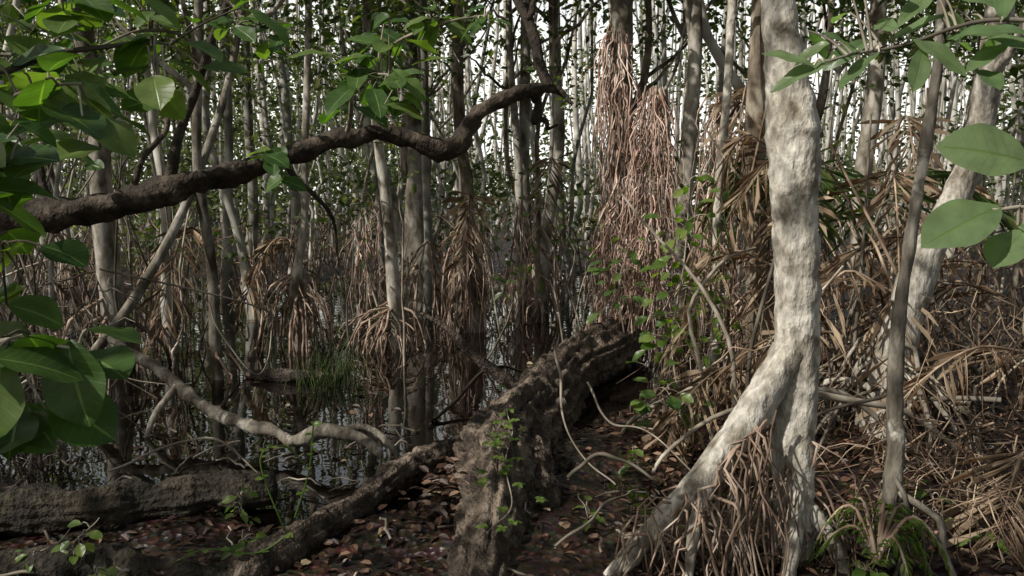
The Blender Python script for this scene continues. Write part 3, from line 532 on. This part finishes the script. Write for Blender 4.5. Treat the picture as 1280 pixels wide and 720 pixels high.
clumps(acc,1150,30,(15,28),lambda y,n:2.7+6*U(0,1,n)**.9,.18,.095,.38,opn=.75)
clumps(acc,1300,30,(26,50),lambda y,n:2.0+9*U(0,1,n),.3,.16,.6,opn=.75)
clumps(acc,900,28,(16,48),lambda y,n:.3+3.2*U(0,1,n),.24,.12,.5,opn=.2,zc=.02)
clumps(acc,1500,34,(48,62),lambda y,n:.0+12*U(0,1,n)**1.3,.5,.26,.9,opn=.75)
build(acc,'distant_mangrove_trees',[M_far,M_leafd,M_root])
acc=Acc()  # unseen trees behind and beside the camera, added to block sky light
for q in range(60):
    a=U(2.9,6.5);rr_=U(9,20);x=math.cos(a)*rr_;y=math.sin(a)*rr_;r0=U(.05,.14)
    P=[(x,y,-.1),(x+U(-.3,.3),y,4),(x+U(-.6,.6),y,9)]
    if ok1(*P): tube(acc,P,[r0*1.4,r0,r0*.5],n=6,m=7,mat=0,wob=.05)
clumps(acc,620,20,(-18,-5),lambda y,n:.5+9.5*U(0,1,n),.36,.19,.6,xw=20)
for sx in (-1,1):
    nc=260;P=np.stack([sx*U(9,15,nc),U(-6,9,nc),U(.5,9.5,nc)],-1);P=P[np.abs(P[:,0])>.75*np.maximum(P[:,1],0)+1.5]
    Q=np.repeat(P,20,0)+rs.normal(0,.55,(len(P)*20,3));kleaves(acc,Q,.36,.19,1,hexa=False,flat=.8)
build(acc,'sky_blocking_forest',[M_far,M_leafd])
acc=Acc()
for k in range(320):
    y=U(6.5,16);x=U(-.72,.66)*y;z=1.75+U(.12,.27)*y
    if -0.08<x/y<.36 and U()<.82: continue
    c=np.array([x,y,z]);top=c+np.array([U(-.7,.7),U(-.2,.6),U(.6,1.3)])
    if ok1(c,top): tube(acc,[top,(top+c)/2+rs.normal(0,.1,3),c],[.012,.008,.003],n=4,m=7,mat=0)
    n=60;T=U(0,.8,n)[:,None];Q=c*(1-T)+top*T+rs.normal(0,.2,(n,3));Q=Q[keep(Q,.08)];leaves(acc,Q,.12,.06,1)
for k in range(40):
    y=U(8,15);x=U(-.7,.66)*y;z=U(.9,2.2)
    c=np.array([x,y,z]);tube(acc,[(x+U(-.3,.3),y,0),(x+U(-.1,.1),y,z*.6),(x,y,z)],[.014,.01,.003],n=4,m=8,mat=0,wob=.04)
    n=22;leaves(acc,c+rs.normal(0,.2,(n,3)),.11,.055,1)
build(acc,'mangrove_foliage',[M_twig,M_leaf])

# ---- leaf litter
acc=Acc()
def litter(n,xf,yr,L=.07,W=.04,fl_=.03):
    y=U(*yr,n);x=xf(y,n);h=hgt(x,y);dens=.5+.5*np.sin(x*3.1+1.3*y)*np.sin(y*2.3-x);ok=U(0,1,n)<.4+.6*dens;x,y,h=x[ok],y[ok],h[ok];n=len(x)
    z=np.maximum(h,-.004)+.008+np.abs(rs.normal(0,.008,n))
    w=(h<0)&(U(0,1,n)>fl_);x,y,z,h=x[~w],y[~w],z[~w],h[~w];n=len(x)
    a=U(0,6.28,n);D=np.stack([np.cos(a),np.sin(a),rs.normal(0,.25,n)],-1);fl=h<0;D[fl,2]=0
    leaves(acc,np.stack([x,y,z],-1),L,W,0,D=D,flat=.35)
litter(4800,lambda y,n:U(-.75,.75,n)*y,(2.8,6.5))
litter(8500,lambda y,n:U(-.75,.75,n)*y,(5,12),fl_=.05)
litter(4500,lambda y,n:U(.15,.75,n)*y,(3.2,8))
litter(4000,lambda y,n:U(-.75,.75,n)*y,(11,22),.1,.06)
n=260;tt=U(0,1,n);x=-.48+.42*tt+rs.normal(0,.08,n);y=4.0+.75*tt+rs.normal(0,.1,n);a=U(0,6.28,n)
leaves(acc,np.stack([x,y,.1+.1*tt+np.abs(rs.normal(0,.02,n))],-1),.08,.045,0,D=np.stack([np.cos(a),np.sin(a),rs.normal(0,.2,n)],-1),flat=.3)
build(acc,'leaf_litter',[M_litter])

# ---------------------------------------------------------------- light, sky, camera
sc=bpy.context.scene
w=bpy.data.worlds.new('World');sc.world=w;w.use_nodes=True;N=w.node_tree.nodes;L=w.node_tree.links
sky=N.new('ShaderNodeTexSky');sky.sky_type='NISHITA';sky.sun_disc=False
sky.sun_elevation=math.asin(S[2]);sky.sun_rotation=math.atan2(S[0],S[1]);sky.dust_density=4;sky.air_density=1.0
tc=N.new('ShaderNodeTexCoord');sp=N.new('ShaderNodeSeparateXYZ');L.new(tc.outputs['Generated'],sp.inputs[0])
mr=N.new('ShaderNodeMapRange');mr.inputs[1].default_value=.15;mr.inputs[2].default_value=.40;mr.inputs[3].default_value=1.;mr.inputs[4].default_value=.0;L.new(sp.outputs[2],mr.inputs[0])
mx=N.new('ShaderNodeMix');mx.data_type='RGBA';mx.clamp_factor=True;L.new(mr.outputs[0],mx.inputs[0]);L.new(sky.outputs[0],mx.inputs[6]);mx.inputs[7].default_value=(13.5,13.5,12.8,1)
bg=N['Background'];bg.inputs['Strength'].default_value=.1;L.new(mx.outputs[2],bg.inputs[0])
sl=bpy.data.lights.new('sun','SUN');sl.energy=5;sl.angle=math.radians(.5);sl.color=(1,.96,.88)
so=bpy.data.objects.new('sun',sl);sc.collection.objects.link(so);so.rotation_euler=Vector(S).to_track_quat('Z','Y').to_euler()
so.location=(-10,-8,20)
cam=bpy.data.cameras.new('camera');co=bpy.data.objects.new('camera',cam);sc.collection.objects.link(co)
cam.sensor_width=36;cam.lens=36*1000/1280;cam.clip_end=1500;cam.clip_start=.05
co.location=(0,0,1.7);co.rotation_euler=(math.radians(90-6.28),0,0);sc.camera=co
sc.view_settings.view_transform='Standard';sc.view_settings.look='None';sc.view_settings.exposure=0
